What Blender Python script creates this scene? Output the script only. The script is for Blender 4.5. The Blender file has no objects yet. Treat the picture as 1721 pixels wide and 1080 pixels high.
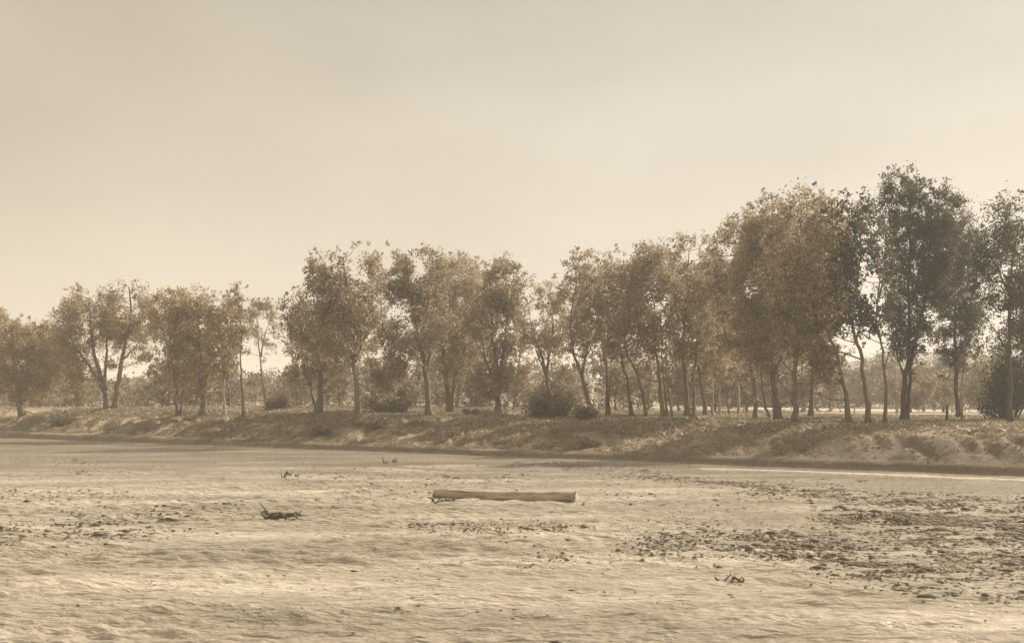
import bpy, math, random
import numpy as np

# ------------------------------------------------------------------ camera, sky, sun, exposure
scene = bpy.context.scene
CAM_H = 4.5            # the photographer stands on the near bank, above the river
FPX = 1835.0           # focal length measured on the 1721 px wide picture
HORIZON = 672.0
cam_data = bpy.data.cameras.new("camera")
cam = bpy.data.objects.new("camera", cam_data)
scene.collection.objects.link(cam)
cam.location = (0, 0, CAM_H)
cam.rotation_euler = (math.radians(90), 0, 0)
cam_data.sensor_width = 36.0
cam_data.lens = 36.0 * FPX / 1721.0
cam_data.shift_y = (HORIZON - 540.0) / 1721.0
cam_data.clip_start = 0.1
cam_data.clip_end = 9000
cam_data.dof.use_dof = True
cam_data.dof.focus_distance = 95.0
cam_data.dof.aperture_fstop = 1.6
scene.camera = cam

SUN_EL, SUN_AZ = math.radians(38), math.radians(62)      # azimuth from the view direction, to the right
world = bpy.data.worlds.new("World")
scene.world = world
world.use_nodes = True
wn, wl = world.node_tree.nodes, world.node_tree.links
wn.clear()
w_out = wn.new("ShaderNodeOutputWorld")
w_bg = wn.new("ShaderNodeBackground")
w_sky = wn.new("ShaderNodeTexSky")
w_sky.sky_type = 'NISHITA'
w_sky.sun_disc = False
w_sky.sun_elevation = SUN_EL
w_sky.sun_rotation = SUN_AZ
w_sky.air_density = 1.2
w_sky.dust_density = 4.0
w_bw = wn.new("ShaderNodeRGBToBW")
w_map = wn.new("ShaderNodeMapRange")          # an even, thinly overcast sky
w_map.inputs[1].default_value = 0.0
w_map.inputs[2].default_value = 14.0
w_map.inputs[3].default_value = 4.0
w_map.inputs[4].default_value = 8.6
w_tc = wn.new("ShaderNodeTexCoord")
w_mp = wn.new("ShaderNodeMapping")
w_mp.inputs['Scale'].default_value = (1.2, 1.2, 3.0)
w_ns = wn.new("ShaderNodeTexNoise")
w_ns.inputs['Scale'].default_value = 2.2
w_ns.inputs['Detail'].default_value = 5
w_ns.inputs['Roughness'].default_value = 0.45
w_cr = wn.new("ShaderNodeMapRange")
w_cr.inputs[1].default_value = 0.3
w_cr.inputs[2].default_value = 0.7
w_cr.inputs[3].default_value = 0.85
w_cr.inputs[4].default_value = 1.12
w_mul = wn.new("ShaderNodeMath"); w_mul.operation = 'MULTIPLY'
w_tint = wn.new("ShaderNodeMix"); w_tint.data_type = 'RGBA'; w_tint.blend_type = 'MULTIPLY'
w_tint.inputs[0].default_value = 1.0
w_tint.inputs[7].default_value = (1.0, 0.925, 0.75, 1)
wl.new(w_sky.outputs[0], w_bw.inputs[0]); wl.new(w_bw.outputs[0], w_map.inputs[0])
wl.new(w_tc.outputs['Generated'], w_mp.inputs[0]); wl.new(w_mp.outputs[0], w_ns.inputs['Vector'])
wl.new(w_ns.outputs[0], w_cr.inputs[0])
wl.new(w_map.outputs[0], w_mul.inputs[0]); wl.new(w_cr.outputs[0], w_mul.inputs[1])
w_sep = wn.new("ShaderNodeSeparateXYZ"); wl.new(w_tc.outputs['Generated'], w_sep.inputs[0])
w_el = wn.new("ShaderNodeMapRange")
for i_, v_ in enumerate((0.0, 0.34, 1.25, 0.92)): w_el.inputs[i_ + 1].default_value = v_
wl.new(w_sep.outputs[2], w_el.inputs[0])
w_az = wn.new("ShaderNodeMapRange")
for i_, v_ in enumerate((-0.5, 0.05, 0.92, 0.98)): w_az.inputs[i_ + 1].default_value = v_
wl.new(w_sep.outputs[0], w_az.inputs[0])
w_m2 = wn.new("ShaderNodeMath"); w_m2.operation = 'MULTIPLY'
w_m3 = wn.new("ShaderNodeMath"); w_m3.operation = 'MULTIPLY'
wl.new(w_el.outputs[0], w_m2.inputs[0]); wl.new(w_az.outputs[0], w_m2.inputs[1])
wl.new(w_mul.outputs[0], w_m3.inputs[0]); wl.new(w_m2.outputs[0], w_m3.inputs[1])
wl.new(w_m3.outputs[0], w_tint.inputs[6])
w_col = wn.new("ShaderNodeMix"); w_col.data_type = 'RGBA'
w_col.inputs[6].default_value = (1.0, 0.88, 0.69, 1); w_col.inputs[7].default_value = (1.0, 0.925, 0.79, 1)
w_wf = wn.new("ShaderNodeMapRange")
for i_, v_ in enumerate((-0.45, 0.1, 0.0, 1.0)): w_wf.inputs[i_ + 1].default_value = v_
wl.new(w_sep.outputs[0], w_wf.inputs[0]); wl.new(w_wf.outputs[0], w_col.inputs[0]); wl.new(w_col.outputs[2], w_tint.inputs[7])
wl.new(w_tint.outputs[2], w_bg.inputs[0]); wl.new(w_bg.outputs[0], w_out.inputs[0])
w_bg.inputs[1].default_value = 0.087

sun_data = bpy.data.lights.new("sun", 'SUN')
sun_data.energy = 5.0
sun_data.angle = math.radians(0.6)
sun_data.color = (1.0, 0.90, 0.765)
sun = bpy.data.objects.new("sun", sun_data)
scene.collection.objects.link(sun)
sun.rotation_euler = (math.radians(90) - SUN_EL, 0, math.pi - SUN_AZ)
scene.view_settings.view_transform = 'Standard'
scene.view_settings.look = 'None'
scene.view_settings.exposure = 0.43
scene.view_settings.gamma = 1.0
scene.cycles.volume_bounces = 1
scene.cycles.max_bounces = 8
scene.cycles.transparent_max_bounces = 8

# ------------------------------------------------------------------ helpers
RNG = np.random.default_rng(7)

def _hash(ix, iy, seed):
    h = (ix.astype(np.int64) * 374761393 + iy.astype(np.int64) * 668265263 + seed * 1442695041) & 0xFFFFFFFF
    h = ((h ^ (h >> 13)) * 1274126177) & 0xFFFFFFFF
    h = h ^ (h >> 16)
    return (h & 0xFFFFFF) / float(0xFFFFFF)

def vnoise(x, y, seed=0):
    x = np.asarray(x, float); y = np.asarray(y, float)
    ix, iy = np.floor(x), np.floor(y)
    fx, fy = x - ix, y - iy
    fx = fx * fx * (3 - 2 * fx); fy = fy * fy * (3 - 2 * fy)
    a = _hash(ix, iy, seed); b = _hash(ix + 1, iy, seed); c = _hash(ix, iy + 1, seed); d = _hash(ix + 1, iy + 1, seed)
    return (a * (1 - fx) + b * fx) * (1 - fy) + (c * (1 - fx) + d * fx) * fy

def fbm(x, y, seed=0, oct=4, gain=0.5):
    s, a, t = 0.0, 1.0, 0.0
    for o in range(oct):
        s = s + a * (vnoise(x * 2 ** o + 13.7 * o, y * 2 ** o - 7.1 * o, seed + o) * 2 - 1); t += a; a *= gain
    return s / t

def sstep(a, b, x):
    t = np.clip((x - a) / (b - a), 0, 1)
    return t * t * (3 - 2 * t)

def bank_s(x, y):            # metres behind the far water line
    return 0.59 * x + 0.808 * (y - 86.3)

def bank_t(x, y):            # metres along the bank, + to the right
    return 0.808 * x - 0.59 * (y - 86.3)

def terrain(x, y, detail=True):
    x = np.asarray(x, float); y = np.asarray(y, float)
    s, t = bank_s(x, y), bank_t(x, y)
    if detail:
        s = s + 1.1 * fbm(t * 0.09, s * 0.02, 31, 3) + 0.35 * fbm(t * 0.5, s * 0.3, 33, 3)
    top = 2.62 + 0.75 * sstep(0, -60, t) + 0.0006 * np.clip(s - 20, 0, 400)
    rt = sstep(10, 32, t)
    rise = 0.17 * sstep(-0.5, 0.5, s) + 0.83 * ((0.50 + 0.3 * rt) * sstep(-0.2, 6.0 - 1.5 * rt, s) + (0.50 - 0.3 * rt) * sstep(1.5, 13, s))
    z = top * rise
    if detail:
        amp = sstep(0.5, 5, s)
        z = z + amp * (0.16 * fbm(x * 0.22, y * 0.22, 5, 4) + 0.11 * fbm(x * 1.1, y * 1.1, 9, 4))
        rill = np.abs(fbm(t * 0.42 + 0.25 * s, s * 0.10, 15, 4))
        z = z - sstep(0.6, 3, s) * sstep(13, 7, s) * 0.34 * sstep(0.22, 0.0, rill)
        # worn track running down the bank
        tc = 4.5 + 0.9 * (s - 2)
        g = np.exp(-((t - tc) / 0.8) ** 2) * sstep(0.5, 3, s) * sstep(11, 7, s)
        z = z - 0.38 * g
        # river bed: bars and wet hollows stretched along the flow
        bed = -0.012 + 0.085 * fbm(t * 0.035, s * 0.14, 41, 4) + 0.030 * fbm(t * 0.25, s * 0.9, 43, 4) + 0.014 * fbm(x * 1.3, y * 3.0, 47, 3)
        rgt = sstep(-8, 12, t)
        bed = bed - 0.20 * sstep(-17 + 11 * rgt, -5 + 3 * rgt, s)
        bed = bed + 0.07 * rgt * sstep(-22, -12, s) * sstep(-4.5, -6.5, s)
        bed = bed + 0.34 * sstep(12, 20, t) * sstep(-4.2, -3.6, s) * sstep(-0.2, -1.0, s)    # the channel under the bank, with a raised strip at right
        bed = bed - 0.11 * sstep(52, 38, y + 0.25 * x) * sstep(0.35, -0.25, fbm(x * 0.06, y * 0.15, 49, 3)) - 0.10 * sstep(36, 30, y + 0.18 * x) - 0.02                                         # the near channel
        bed = bed + 0.015 * fbm(x * 1.1 + 0.3 * y, y * 2.6, 48, 2) * sstep(75, 45, y)
        z = z + bed * sstep(0.6, -0.4, s) - 0.16 * sstep(-7, -2, s) * sstep(0.5, -0.2, s)
    # far hills are their own object; keep the flat dropping slightly
    return z

def at(px, Y):
    return (px - 860.5) / FPX * Y

def y_of(py, Y):
    return CAM_H - (py - HORIZON) / FPX * Y

def solve_Y(px, py, lo=66, hi=240):
    Ys = np.arange(lo, hi, 0.5)
    xs = (px - 860.5) / FPX * Ys
    zs = terrain(xs, Ys, False)
    pr = HORIZON + (CAM_H - zs) / Ys * FPX
    ok = bank_s(xs, Ys) > 3.0
    pr = np.where(ok, pr, 9999)
    return float(Ys[np.argmin(np.abs(pr - py))])

def link(o, parent=None):
    scene.collection.objects.link(o)
    if parent is not None: o.parent = parent
    return o

def tag(o, label=None, cat=None, group=None, kind=None):
    if label: o['label'] = label
    if cat: o['category'] = cat
    if group: o['group'] = group
    if kind: o['kind'] = kind
    return o

def empty(name, loc, label, cat, group=None):
    o = bpy.data.objects.new(name, None)
    o.location = loc
    o.empty_display_size = 0.5
    link(o)
    return tag(o, label, cat, group)

def warped_s(x, y):
    s, t = bank_s(x, y), bank_t(x, y)
    return s + 1.1 * fbm(t * 0.09, s * 0.02, 31, 3) + 0.35 * fbm(t * 0.5, s * 0.3, 33, 3)

def mesh_obj(name, V, F, mat, parent=None, smooth=False, col=None):
    """V (n,3) array, F either an (m,k) array or a list of polygons."""
    me = bpy.data.meshes.new(name)
    V = np.asarray(V, np.float32)
    if isinstance(F, np.ndarray):
        m, k = F.shape
        me.vertices.add(len(V)); me.vertices.foreach_set("co", V.ravel())
        me.loops.add(m * k); me.loops.foreach_set("vertex_index", F.astype(np.int32).ravel())
        me.polygons.add(m)
        me.polygons.foreach_set("loop_start", np.arange(0, m * k, k, dtype=np.int32))
        me.polygons.foreach_set("loop_total", np.full(m, k, np.int32))
        me.update(calc_edges=True)
    else:
        me.from_pydata([tuple(v) for v in V], [], [tuple(f) for f in F])
    me.validate()
    if col is not None:
        a = me.attributes.new("tone", 'FLOAT', 'POINT')
        a.data.foreach_set("value", np.asarray(col, np.float32))
    if smooth:
        me.polygons.foreach_set("use_smooth", np.ones(len(me.polygons), bool))
    me.materials.append(mat)
    return link(bpy.data.objects.new(name, me), parent)

class Tubes:
    """collects tapering tubes into one mesh"""
    def __init__(s): s.V, s.F, s.n = [], [], 0
    def add(s, pts, radii, sides=6, seed=0, lump=0.0):
        pts = np.asarray(pts, float); n = len(pts)
        tang = np.gradient(pts, axis=0)
        tang /= np.linalg.norm(tang, axis=1)[:, None] + 1e-9
        ref = np.array([0.0, 1.0, 0.0]) if abs(tang[0][1]) < 0.8 else np.array([1.0, 0, 0])
        ang = np.arange(sides) / sides * 2 * math.pi
        r = np.random.default_rng(seed + 1)
        for i in range(n):
            u = np.cross(tang[i], ref); u /= np.linalg.norm(u) + 1e-9
            v = np.cross(tang[i], u)
            rr = radii[i] * (1 + lump * (r.random(sides) - 0.5))
            ring = pts[i] + np.outer(np.cos(ang) * rr, u) + np.outer(np.sin(ang) * rr, v)
            s.V.append(ring)
        b = s.n
        for i in range(n - 1):
            for k in range(sides):
                k2 = (k + 1) % sides
                s.F.append((b + i * sides + k, b + i * sides + k2, b + (i + 1) * sides + k2, b + (i + 1) * sides + k))
        s.F.append(tuple(b + k for k in range(sides))[::-1])
        s.F.append(tuple(b + (n - 1) * sides + k for k in range(sides)))
        s.n += n * sides
    def build(s, name, mat, parent=None, origin=(0, 0, 0)):
        V = np.concatenate(s.V) - np.array(origin)
        return mesh_obj(name, V, s.F, mat, parent, smooth=True)

def leaves(centers, size, rng, flat=0.0):
    """one small folded leaf-cluster quad at each centre"""
    n = len(centers)
    d = rng.normal(size=(n, 3)); d[:, 2] *= (1 - flat); d /= np.linalg.norm(d, axis=1)[:, None]
    e = rng.normal(size=(n, 3)); e -= (e * d).sum(1)[:, None] * d; e /= np.linalg.norm(e, axis=1)[:, None]
    L = (size * rng.uniform(0.6, 1.35, n))[:, None]; W = L * rng.uniform(0.45, 0.8, n)[:, None]
    V = np.empty((n, 4, 3))
    V[:, 0] = centers - d * L * 0.5
    V[:, 1] = centers + e * W * 0.5
    V[:, 2] = centers + d * L * 0.5
    V[:, 3] = centers - e * W * 0.5
    F = np.arange(n * 4).reshape(n, 4)
    return V.reshape(-1, 3), F

# ------------------------------------------------------------------ materials
def new_mat(name):
    m = bpy.data.materials.new(name); m.use_nodes = True
    nt = m.node_tree; nt.nodes.clear()
    out = nt.nodes.new("ShaderNodeOutputMaterial")
    return m, nt, out

def N(nt, typ, **kw):
    n = nt.nodes.new(typ)
    for k, v in kw.items(): setattr(n, k, v)
    return n

def noise(nt, scale, detail=4, rough=0.5, vec=None, mscale=None):
    n = N(nt, "ShaderNodeTexNoise")
    n.inputs['Scale'].default_value = scale; n.inputs['Detail'].default_value = detail; n.inputs['Roughness'].default_value = rough
    if vec is not None:
        if mscale is not None:
            mp = N(nt, "ShaderNodeMapping"); mp.inputs['Scale'].default_value = mscale
            nt.links.new(vec, mp.inputs[0]); vec = mp.outputs[0]
        nt.links.new(vec, n.inputs['Vector'])
    return n.outputs[0]

def ramp(nt, fac, stops):
    r = N(nt, "ShaderNodeValToRGB"); e = r.color_ramp.elements
    while len(e) > 1: e.remove(e[-1])
    for i, (p, c) in enumerate(stops):
        el = e[0] if i == 0 else e.new(p)
        el.position = p; el.color = (*c, 1) if len(c) == 3 else c
    nt.links.new(fac, r.inputs[0]); return r.outputs[0]

def mapr(nt, v, a, b, c, d):
    m = N(nt, "ShaderNodeMapRange"); nt.links.new(v, m.inputs[0])
    for i, q in enumerate((a, b, c, d)): m.inputs[i + 1].default_value = q
    return m.outputs[0]

def mixc(nt, fac, a, b, blend='MIX'):
    m = N(nt, "ShaderNodeMix"); m.data_type = 'RGBA'; m.blend_type = blend
    for sock, v in ((0, fac), (6, a), (7, b)):
        if hasattr(v, 'links'): nt.links.new(v, m.inputs[sock])
        elif isinstance(v, (int, float)): m.inputs[sock].default_value = v
        else: m.inputs[sock].default_value = (*v, 1)
    return m.outputs[2]

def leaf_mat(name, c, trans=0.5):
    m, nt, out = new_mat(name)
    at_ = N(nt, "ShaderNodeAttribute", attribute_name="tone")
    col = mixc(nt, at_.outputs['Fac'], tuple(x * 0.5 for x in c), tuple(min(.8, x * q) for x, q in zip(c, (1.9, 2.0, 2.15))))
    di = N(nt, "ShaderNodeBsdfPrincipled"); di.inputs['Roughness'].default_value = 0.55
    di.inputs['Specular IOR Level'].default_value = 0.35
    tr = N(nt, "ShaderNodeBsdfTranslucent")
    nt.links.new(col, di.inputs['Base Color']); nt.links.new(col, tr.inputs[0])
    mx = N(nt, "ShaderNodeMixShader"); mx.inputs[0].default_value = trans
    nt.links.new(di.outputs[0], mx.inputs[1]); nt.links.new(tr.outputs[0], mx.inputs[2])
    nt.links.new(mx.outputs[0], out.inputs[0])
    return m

M = {}
M['leaf_warm'] = leaf_mat('foliage_warm', (0.43, 0.318, 0.18))
M['leaf_mid'] = leaf_mat('foliage_mid', (0.40, 0.312, 0.198))
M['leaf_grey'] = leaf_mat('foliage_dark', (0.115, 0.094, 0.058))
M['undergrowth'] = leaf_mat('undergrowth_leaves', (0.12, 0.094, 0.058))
M['leaf_back'] = leaf_mat('foliage_back', (0.33, 0.258, 0.162))
M['leaf_pale'] = leaf_mat('foliage_pale', (0.25, 0.20, 0.125))
M['scrub'] = leaf_mat('scrub_foliage', (0.23, 0.178, 0.11))
M['bush'] = leaf_mat('bush_foliage', (0.25, 0.19, 0.112))
M['grass'] = leaf_mat('dry_grass', (0.31, 0.255, 0.17), 0.25)
M['weed'] = leaf_mat('weed_leaves', (0.28, 0.215, 0.13), 0.25)

def bark_mat(name, c1, c2):
    m, nt, out = new_mat(name)
    tc = N(nt, "ShaderNodeTexCoord")
    n1 = noise(nt, 6, 6, 0.65, tc.outputs['Object'], (1, 1, 0.18))
    col = ramp(nt, n1, [(0.3, c1), (0.7, c2)])
    b = N(nt, "ShaderNodeBsdfPrincipled"); b.inputs['Roughness'].default_value = 0.9
    bp = N(nt, "ShaderNodeBump"); bp.inputs['Strength'].default_value = 0.6; bp.inputs['Distance'].default_value = 0.05
    nt.links.new(n1, bp.inputs['Height']); nt.links.new(bp.outputs[0], b.inputs['Normal'])
    nt.links.new(col, b.inputs['Base Color']); nt.links.new(b.outputs[0], out.inputs[0])
    return m
M['bark'] = bark_mat('cottonwood_bark', (0.11, 0.085, 0.055), (0.24, 0.19, 0.125))
M['bark_pale'] = bark_mat('pale_bark', (0.26, 0.215, 0.15), (0.50, 0.43, 0.31))
M['bark_dark'] = bark_mat('dark_bark', (0.05, 0.042, 0.03), (0.13, 0.108, 0.076))
M['drift'] = bark_mat('driftwood', (0.10, 0.08, 0.055), (0.22, 0.18, 0.12))
M['post'] = bark_mat('weathered_post', (0.22, 0.18, 0.125), (0.38, 0.32, 0.23))

def log_mat():
    m, nt, out = new_mat('barkless_log')
    tc = N(nt, "ShaderNodeTexCoord")
    n1 = noise(nt, 3, 7, 0.6, tc.outputs['Object'], (0.25, 2.5, 2.5))
    n2 = noise(nt, 0.8, 3, 0.5, tc.outputs['Object'])
    c = mixc(nt, mapr(nt, n2, 0.35, 0.65, 0, 1), (0.40, 0.335, 0.238), (0.53, 0.447, 0.325))
    c = mixc(nt, mapr(nt, n1, 0.50, 0.62, 0, 0.75), c, (0.10, 0.08, 0.055))
    b = N(nt, "ShaderNodeBsdfPrincipled"); b.inputs['Roughness'].default_value = 0.8
    bp = N(nt, "ShaderNodeBump"); bp.inputs['Strength'].default_value = 0.5; bp.inputs['Distance'].default_value = 0.02
    nt.links.new(n1, bp.inputs['Height']); nt.links.new(bp.outputs[0], b.inputs['Normal'])
    nt.links.new(c, b.inputs['Base Color']); nt.links.new(b.outputs[0], out.inputs[0])
    return m
M['log'] = log_mat()

def ground_mat():
    m, nt, out = new_mat('riverbed_and_bank')
    geo = N(nt, "ShaderNodeNewGeometry")
    pos = geo.outputs['Position']
    sep = N(nt, "ShaderNodeSeparateXYZ"); nt.links.new(pos, sep.inputs[0])
    # bed: pale silty mud
    rot = N(nt, "ShaderNodeMapping"); rot.inputs['Rotation'].default_value = (0, 0, math.radians(16)); nt.links.new(pos, rot.inputs[0])
    b1 = noise(nt, 0.5, 8, 0.62, rot.outputs[0], (0.35, 1.6, 1))
    b2 = noise(nt, 4.0, 6, 0.6, rot.outputs[0], (0.5, 1.6, 1))
    bed = ramp(nt, b1, [(0.28, (0.33, 0.28, 0.205)), (0.46, (0.50, 0.435, 0.33)), (0.62, (0.70, 0.62, 0.49))])
    wb = N(nt, "ShaderNodeAttribute", attribute_name="damp")
    bed = mixc(nt, wb.outputs['Fac'], bed, (0.21, 0.175, 0.122))
    pb_ = N(nt, "ShaderNodeAttribute", attribute_name="pale_ground")
    bed = mixc(nt, mapr(nt, b2, 0.53, 0.62, 0, 0.8), bed, (0.21, 0.172, 0.12))  # dashes darken the bed colour in place of ripple shading
    bed = mixc(nt, pb_.outputs['Fac'], bed, (0.74, 0.66, 0.52))
    # bank: dry earth and sparse grass
    g1 = noise(nt, 0.28, 8, 0.65, pos)
    g2 = noise(nt, 2.4, 6, 0.7, pos)
    bank = ramp(nt, g1, [(0.30, (0.27, 0.21, 0.133)), (0.48, (0.37, 0.295, 0.195)), (0.66, (0.48, 0.39, 0.265))])
    bank = mixc(nt, mapr(nt, g2, 0.48, 0.60, 0, 0.65), bank, (0.13, 0.10, 0.063))
    g3 = noise(nt, 7.0, 4, 0.7, pos)
    bank = mixc(nt, mapr(nt, g3, 0.50, 0.60, 0, 0.45), bank, (0.12, 0.092, 0.058))
    # terrace: paler dry grass floor
    t1 = noise(nt, 0.10, 6, 0.6, pos)
    top = ramp(nt, t1, [(0.32, (0.17, 0.132, 0.082)), (0.55, (0.36, 0.295, 0.20)), (0.7, (0.50, 0.42, 0.30))])
    pl_ = N(nt, "ShaderNodeAttribute", attribute_name="pale_ground")
    top = mixc(nt, mapr(nt, g2, 0.5, 0.64, 0, 0.5), top, (0.17, 0.13, 0.08))
    top = mixc(nt, pl_.outputs['Fac'], top, (0.62, 0.53, 0.39))
    zz = N(nt, "ShaderNodeMath", operation='ADD'); nt.links.new(sep.outputs[2], zz.inputs[0])
    nt.links.new(mapr(nt, g1, 0.3, 0.7, -0.25, 0.25), zz.inputs[1])
    damp = mixc(nt, mapr(nt, zz.outputs[0], 0.25, 0.75, 0.75, 0.0), bank, (0.10, 0.08, 0.053))
    damp = mixc(nt, wb.outputs['Fac'], damp, (0.15, 0.12, 0.08))
    ba = N(nt, "ShaderNodeAttribute", attribute_name="tone")
    c = mixc(nt, ba.outputs['Fac'], bed, mixc(nt, mapr(nt, zz.outputs[0], 2.0, 2.6, 0, 1), damp, top))
    wet = mapr(nt, sep.outputs[2], 0.0, 0.05, 1, 0)
    wet_c = mixc(nt, mapr(nt, sep.outputs[2], -0.01, 0.035, 0.35, 0.0), c, (0.22, 0.175, 0.115))
    b = N(nt, "ShaderNodeBsdfPrincipled")
    nt.links.new(wet_c, b.inputs['Base Color'])
    nt.links.new(mapr(nt, sep.outputs[2], 0.0, 0.06, 0.35, 0.85), b.inputs['Roughness'])
    bp = N(nt, "ShaderNodeBump"); bp.inputs['Strength'].default_value = 0.8; bp.inputs['Distance'].default_value = 0.08
    nt.links.new(b2, bp.inputs['Height'])
    bp2 = N(nt, "ShaderNodeBump"); bp2.inputs['Strength'].default_value = 0.6; bp2.inputs['Distance'].default_value = 0.25
    nt.links.new(g2, bp2.inputs['Height']); nt.links.new(bp.outputs[0], bp2.inputs['Normal'])
    nt.links.new(bp2.outputs[0], b.inputs['Normal'])
    nt.links.new(b.outputs[0], out.inputs[0])
    return m
M['ground'] = ground_mat()

def water_mat():
    m, nt, out = new_mat('silty_water')
    geo = N(nt, "ShaderNodeNewGeometry"); pos = geo.outputs['Position']
    b = N(nt, "ShaderNodeBsdfPrincipled")
    n0 = noise(nt, 0.16, 7, 0.62, pos, (0.45, 1.6, 1))
    col = ramp(nt, n0, [(0.36, (0.33, 0.28, 0.207)), (0.50, (0.43, 0.372, 0.28)), (0.64, (0.60, 0.525, 0.41))])  # silt tones; pale end raised to paint in glints and bright sheets
    nd = noise(nt, 1.5, 6, 0.65, pos, (0.45, 2.3, 1))     # dark dashes painted in for ripple shade and dark reflections
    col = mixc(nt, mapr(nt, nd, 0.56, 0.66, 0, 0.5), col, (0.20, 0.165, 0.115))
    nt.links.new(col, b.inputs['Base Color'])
    b.inputs['Roughness'].default_value = 0.04
    b.inputs['IOR'].default_value = 1.42
    # wavelets: short crests lying across the view, livelier close by
    n1 = noise(nt, 4.0, 4, 0.55, pos, (0.45, 1.8, 1))
    n2 = noise(nt, 5.0, 4, 0.6, pos, (0.5, 1.4, 1))
    add = N(nt, "ShaderNodeMath", operation='MULTIPLY_ADD'); nt.links.new(n2, add.inputs[0]); add.inputs[1].default_value = 0.3
    nt.links.new(n1, add.inputs[2])
    bp = N(nt, "ShaderNodeBump"); bp.inputs['Distance'].default_value = 0.2
    sep = N(nt, "ShaderNodeSeparateXYZ"); nt.links.new(pos, sep.inputs[0])
    n3 = noise(nt, 0.05, 3, 0.5, pos, (0.6, 1.6, 1))
    nt.links.new(mapr(nt, n3, 0.38, 0.6, 0.6, 1.0), bp.inputs['Strength'])
    nt.links.new(add.outputs[0], bp.inputs['Height']); nt.links.new(bp.outputs[0], b.inputs['Normal'])
    nt.links.new(b.outputs[0], out.inputs[0])
    return m
M['water'] = water_mat()

def simple_mat(name, stops, scale, rough=0.9, bump=0.3):
    m, nt, out = new_mat(name)
    geo = N(nt, "ShaderNodeNewGeometry")
    n1 = noise(nt, scale, 6, 0.65, geo.outputs['Position'])
    b = N(nt, "ShaderNodeBsdfPrincipled"); b.inputs['Roughness'].default_value = rough
    nt.links.new(ramp(nt, n1, stops), b.inputs['Base Color'])
    bp = N(nt, "ShaderNodeBump"); bp.inputs['Strength'].default_value = bump; bp.inputs['Distance'].default_value = 0.3
    nt.links.new(n1, bp.inputs['Height']); nt.links.new(bp.outputs[0], b.inputs['Normal'])
    nt.links.new(b.outputs[0], out.inputs[0])
    return m
M['hill'] = simple_mat('hill_scrub', [(0.35, (0.10, 0.08, 0.052)), (0.6, (0.20, 0.16, 0.105))], 0.06)
M['clod'] = simple_mat('mud_clods', [(0.3, (0.10, 0.081, 0.056)), (0.7, (0.27, 0.22, 0.155))], 5.0)

# ------------------------------------------------------------------ the setting
def lattice(xs, ys, zf):
    X, Y = np.meshgrid(xs, ys)
    Z = zf(X, Y)
    V = np.stack([X, Y, Z], -1).reshape(-1, 3)
    nx, ny = len(xs), len(ys)
    i = np.arange(nx * ny).reshape(ny, nx)
    F = np.stack([i[:-1, :-1], i[:-1, 1:], i[1:, 1:], i[1:, :-1]], -1).reshape(-1, 4)
    return V, F

ys = np.concatenate([np.linspace(-120, 10, 14)[:-1], np.arange(10, 48, 0.14), np.arange(48, 165, 0.2), np.geomspace(165, 3500, 60)])
xs = np.concatenate([-np.geomspace(2500, 82, 30), np.arange(-80, 45, 0.26), np.geomspace(47, 2500, 30)])
V, F = lattice(xs, ys, terrain)
V0 = V.copy()
ground = tag(mesh_obj('ground', V, F, M['ground'], smooth=True, col=sstep(-0.35, 0.25, warped_s(V[:, 0], V[:, 1]))), kind='structure')
wx = np.concatenate([[-2500, -300, -60], np.arange(-40, 40.1, 0.15), [60, 300, 2500.0]])
wy = np.concatenate([[-120, 0, 8], np.arange(14, 46, 0.06), np.arange(46, 75, 0.12), [80, 85, 100, 140, 400, 3000.0]])
def wave(x, y):
    e = sstep(74, 50, y) * sstep(14, 15, y) * sstep(40, 38, np.abs(x))
    r = np.random.default_rng(3); h = 0
    wx_, wy_ = 0.35 * fbm(x * 0.3, y * 0.5, 71, 3), 0.30 * fbm(x * 0.35, y * 0.7, 72, 3)
    for i in range(11):
        lam = 0.30 * 1.14 ** i; th_ = math.pi / 2 + r.normal(0.06, 0.30)
        ph = 2 * math.pi / lam * ((x + wx_) * math.cos(th_) + (y + wy_) * math.sin(th_)) + r.uniform(0, 6.28)
        m = vnoise(x * 0.28 / lam ** .5 + i * 9.1, y * 0.55 / lam ** .5, 80 + i)
        h = h + 0.026 * lam * (np.exp(1.8 * (np.sin(ph) - 1)) * 2 - 0.6) * sstep(0.15, 0.8, m)
    e = e * (1 - 0.45 * sstep(2, 14, x + 0.2 * (y - 30)) * sstep(34, 40, y + 0.8 * x))
    return e * h * (0.5 + 0.8 * vnoise(x * 0.10, y * 0.22, 75)) * 1.9
V, F = lattice(wx, wy, wave)
dS, dT = bank_s(V0[:, 0], V0[:, 1]), bank_t(V0[:, 0], V0[:, 1])
da = ground.data.attributes.new("damp", 'FLOAT', 'POINT')
bare = sstep(6, 24, dT) * sstep(-0.3, 1, dS)
dv = 0.8 * bare * sstep(9, 3, dS) + 0.85 * sstep(-5, 14, dT) * sstep(-24, -13, dS) * sstep(-4, -6, dS) + 0.8 * sstep(8, 22, V0[:, 0]) * sstep(-0.25, 0.35, fbm(dT * 0.12, dS * 0.5, 57, 4)) * sstep(-2, -4, dS)
da.data.foreach_set("value", np.clip(dv, 0, 0.9).astype(np.float32))
dSw = warped_s(V0[:, 0], V0[:, 1])
pa = ground.data.attributes.new("pale_ground", 'FLOAT', 'POINT')
pa.data.foreach_set("value", (sstep(104, 112, dS + 3 * fbm(V0[:, 0] * 0.05, V0[:, 1] * 0.05, 59, 3)) * sstep(-10, 25, V0[:, 0]) + 0.85 * sstep(12, 19, dT) * sstep(-4.4, -3.8, dSw) * sstep(-0.6, -1.0, dSw)).clip(0, 1).astype(np.float32))  # paler colour on the far flat and on a strip along the bank foot
water = tag(mesh_obj('water', V, F, M['water'], smooth=True), kind='structure')

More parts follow.
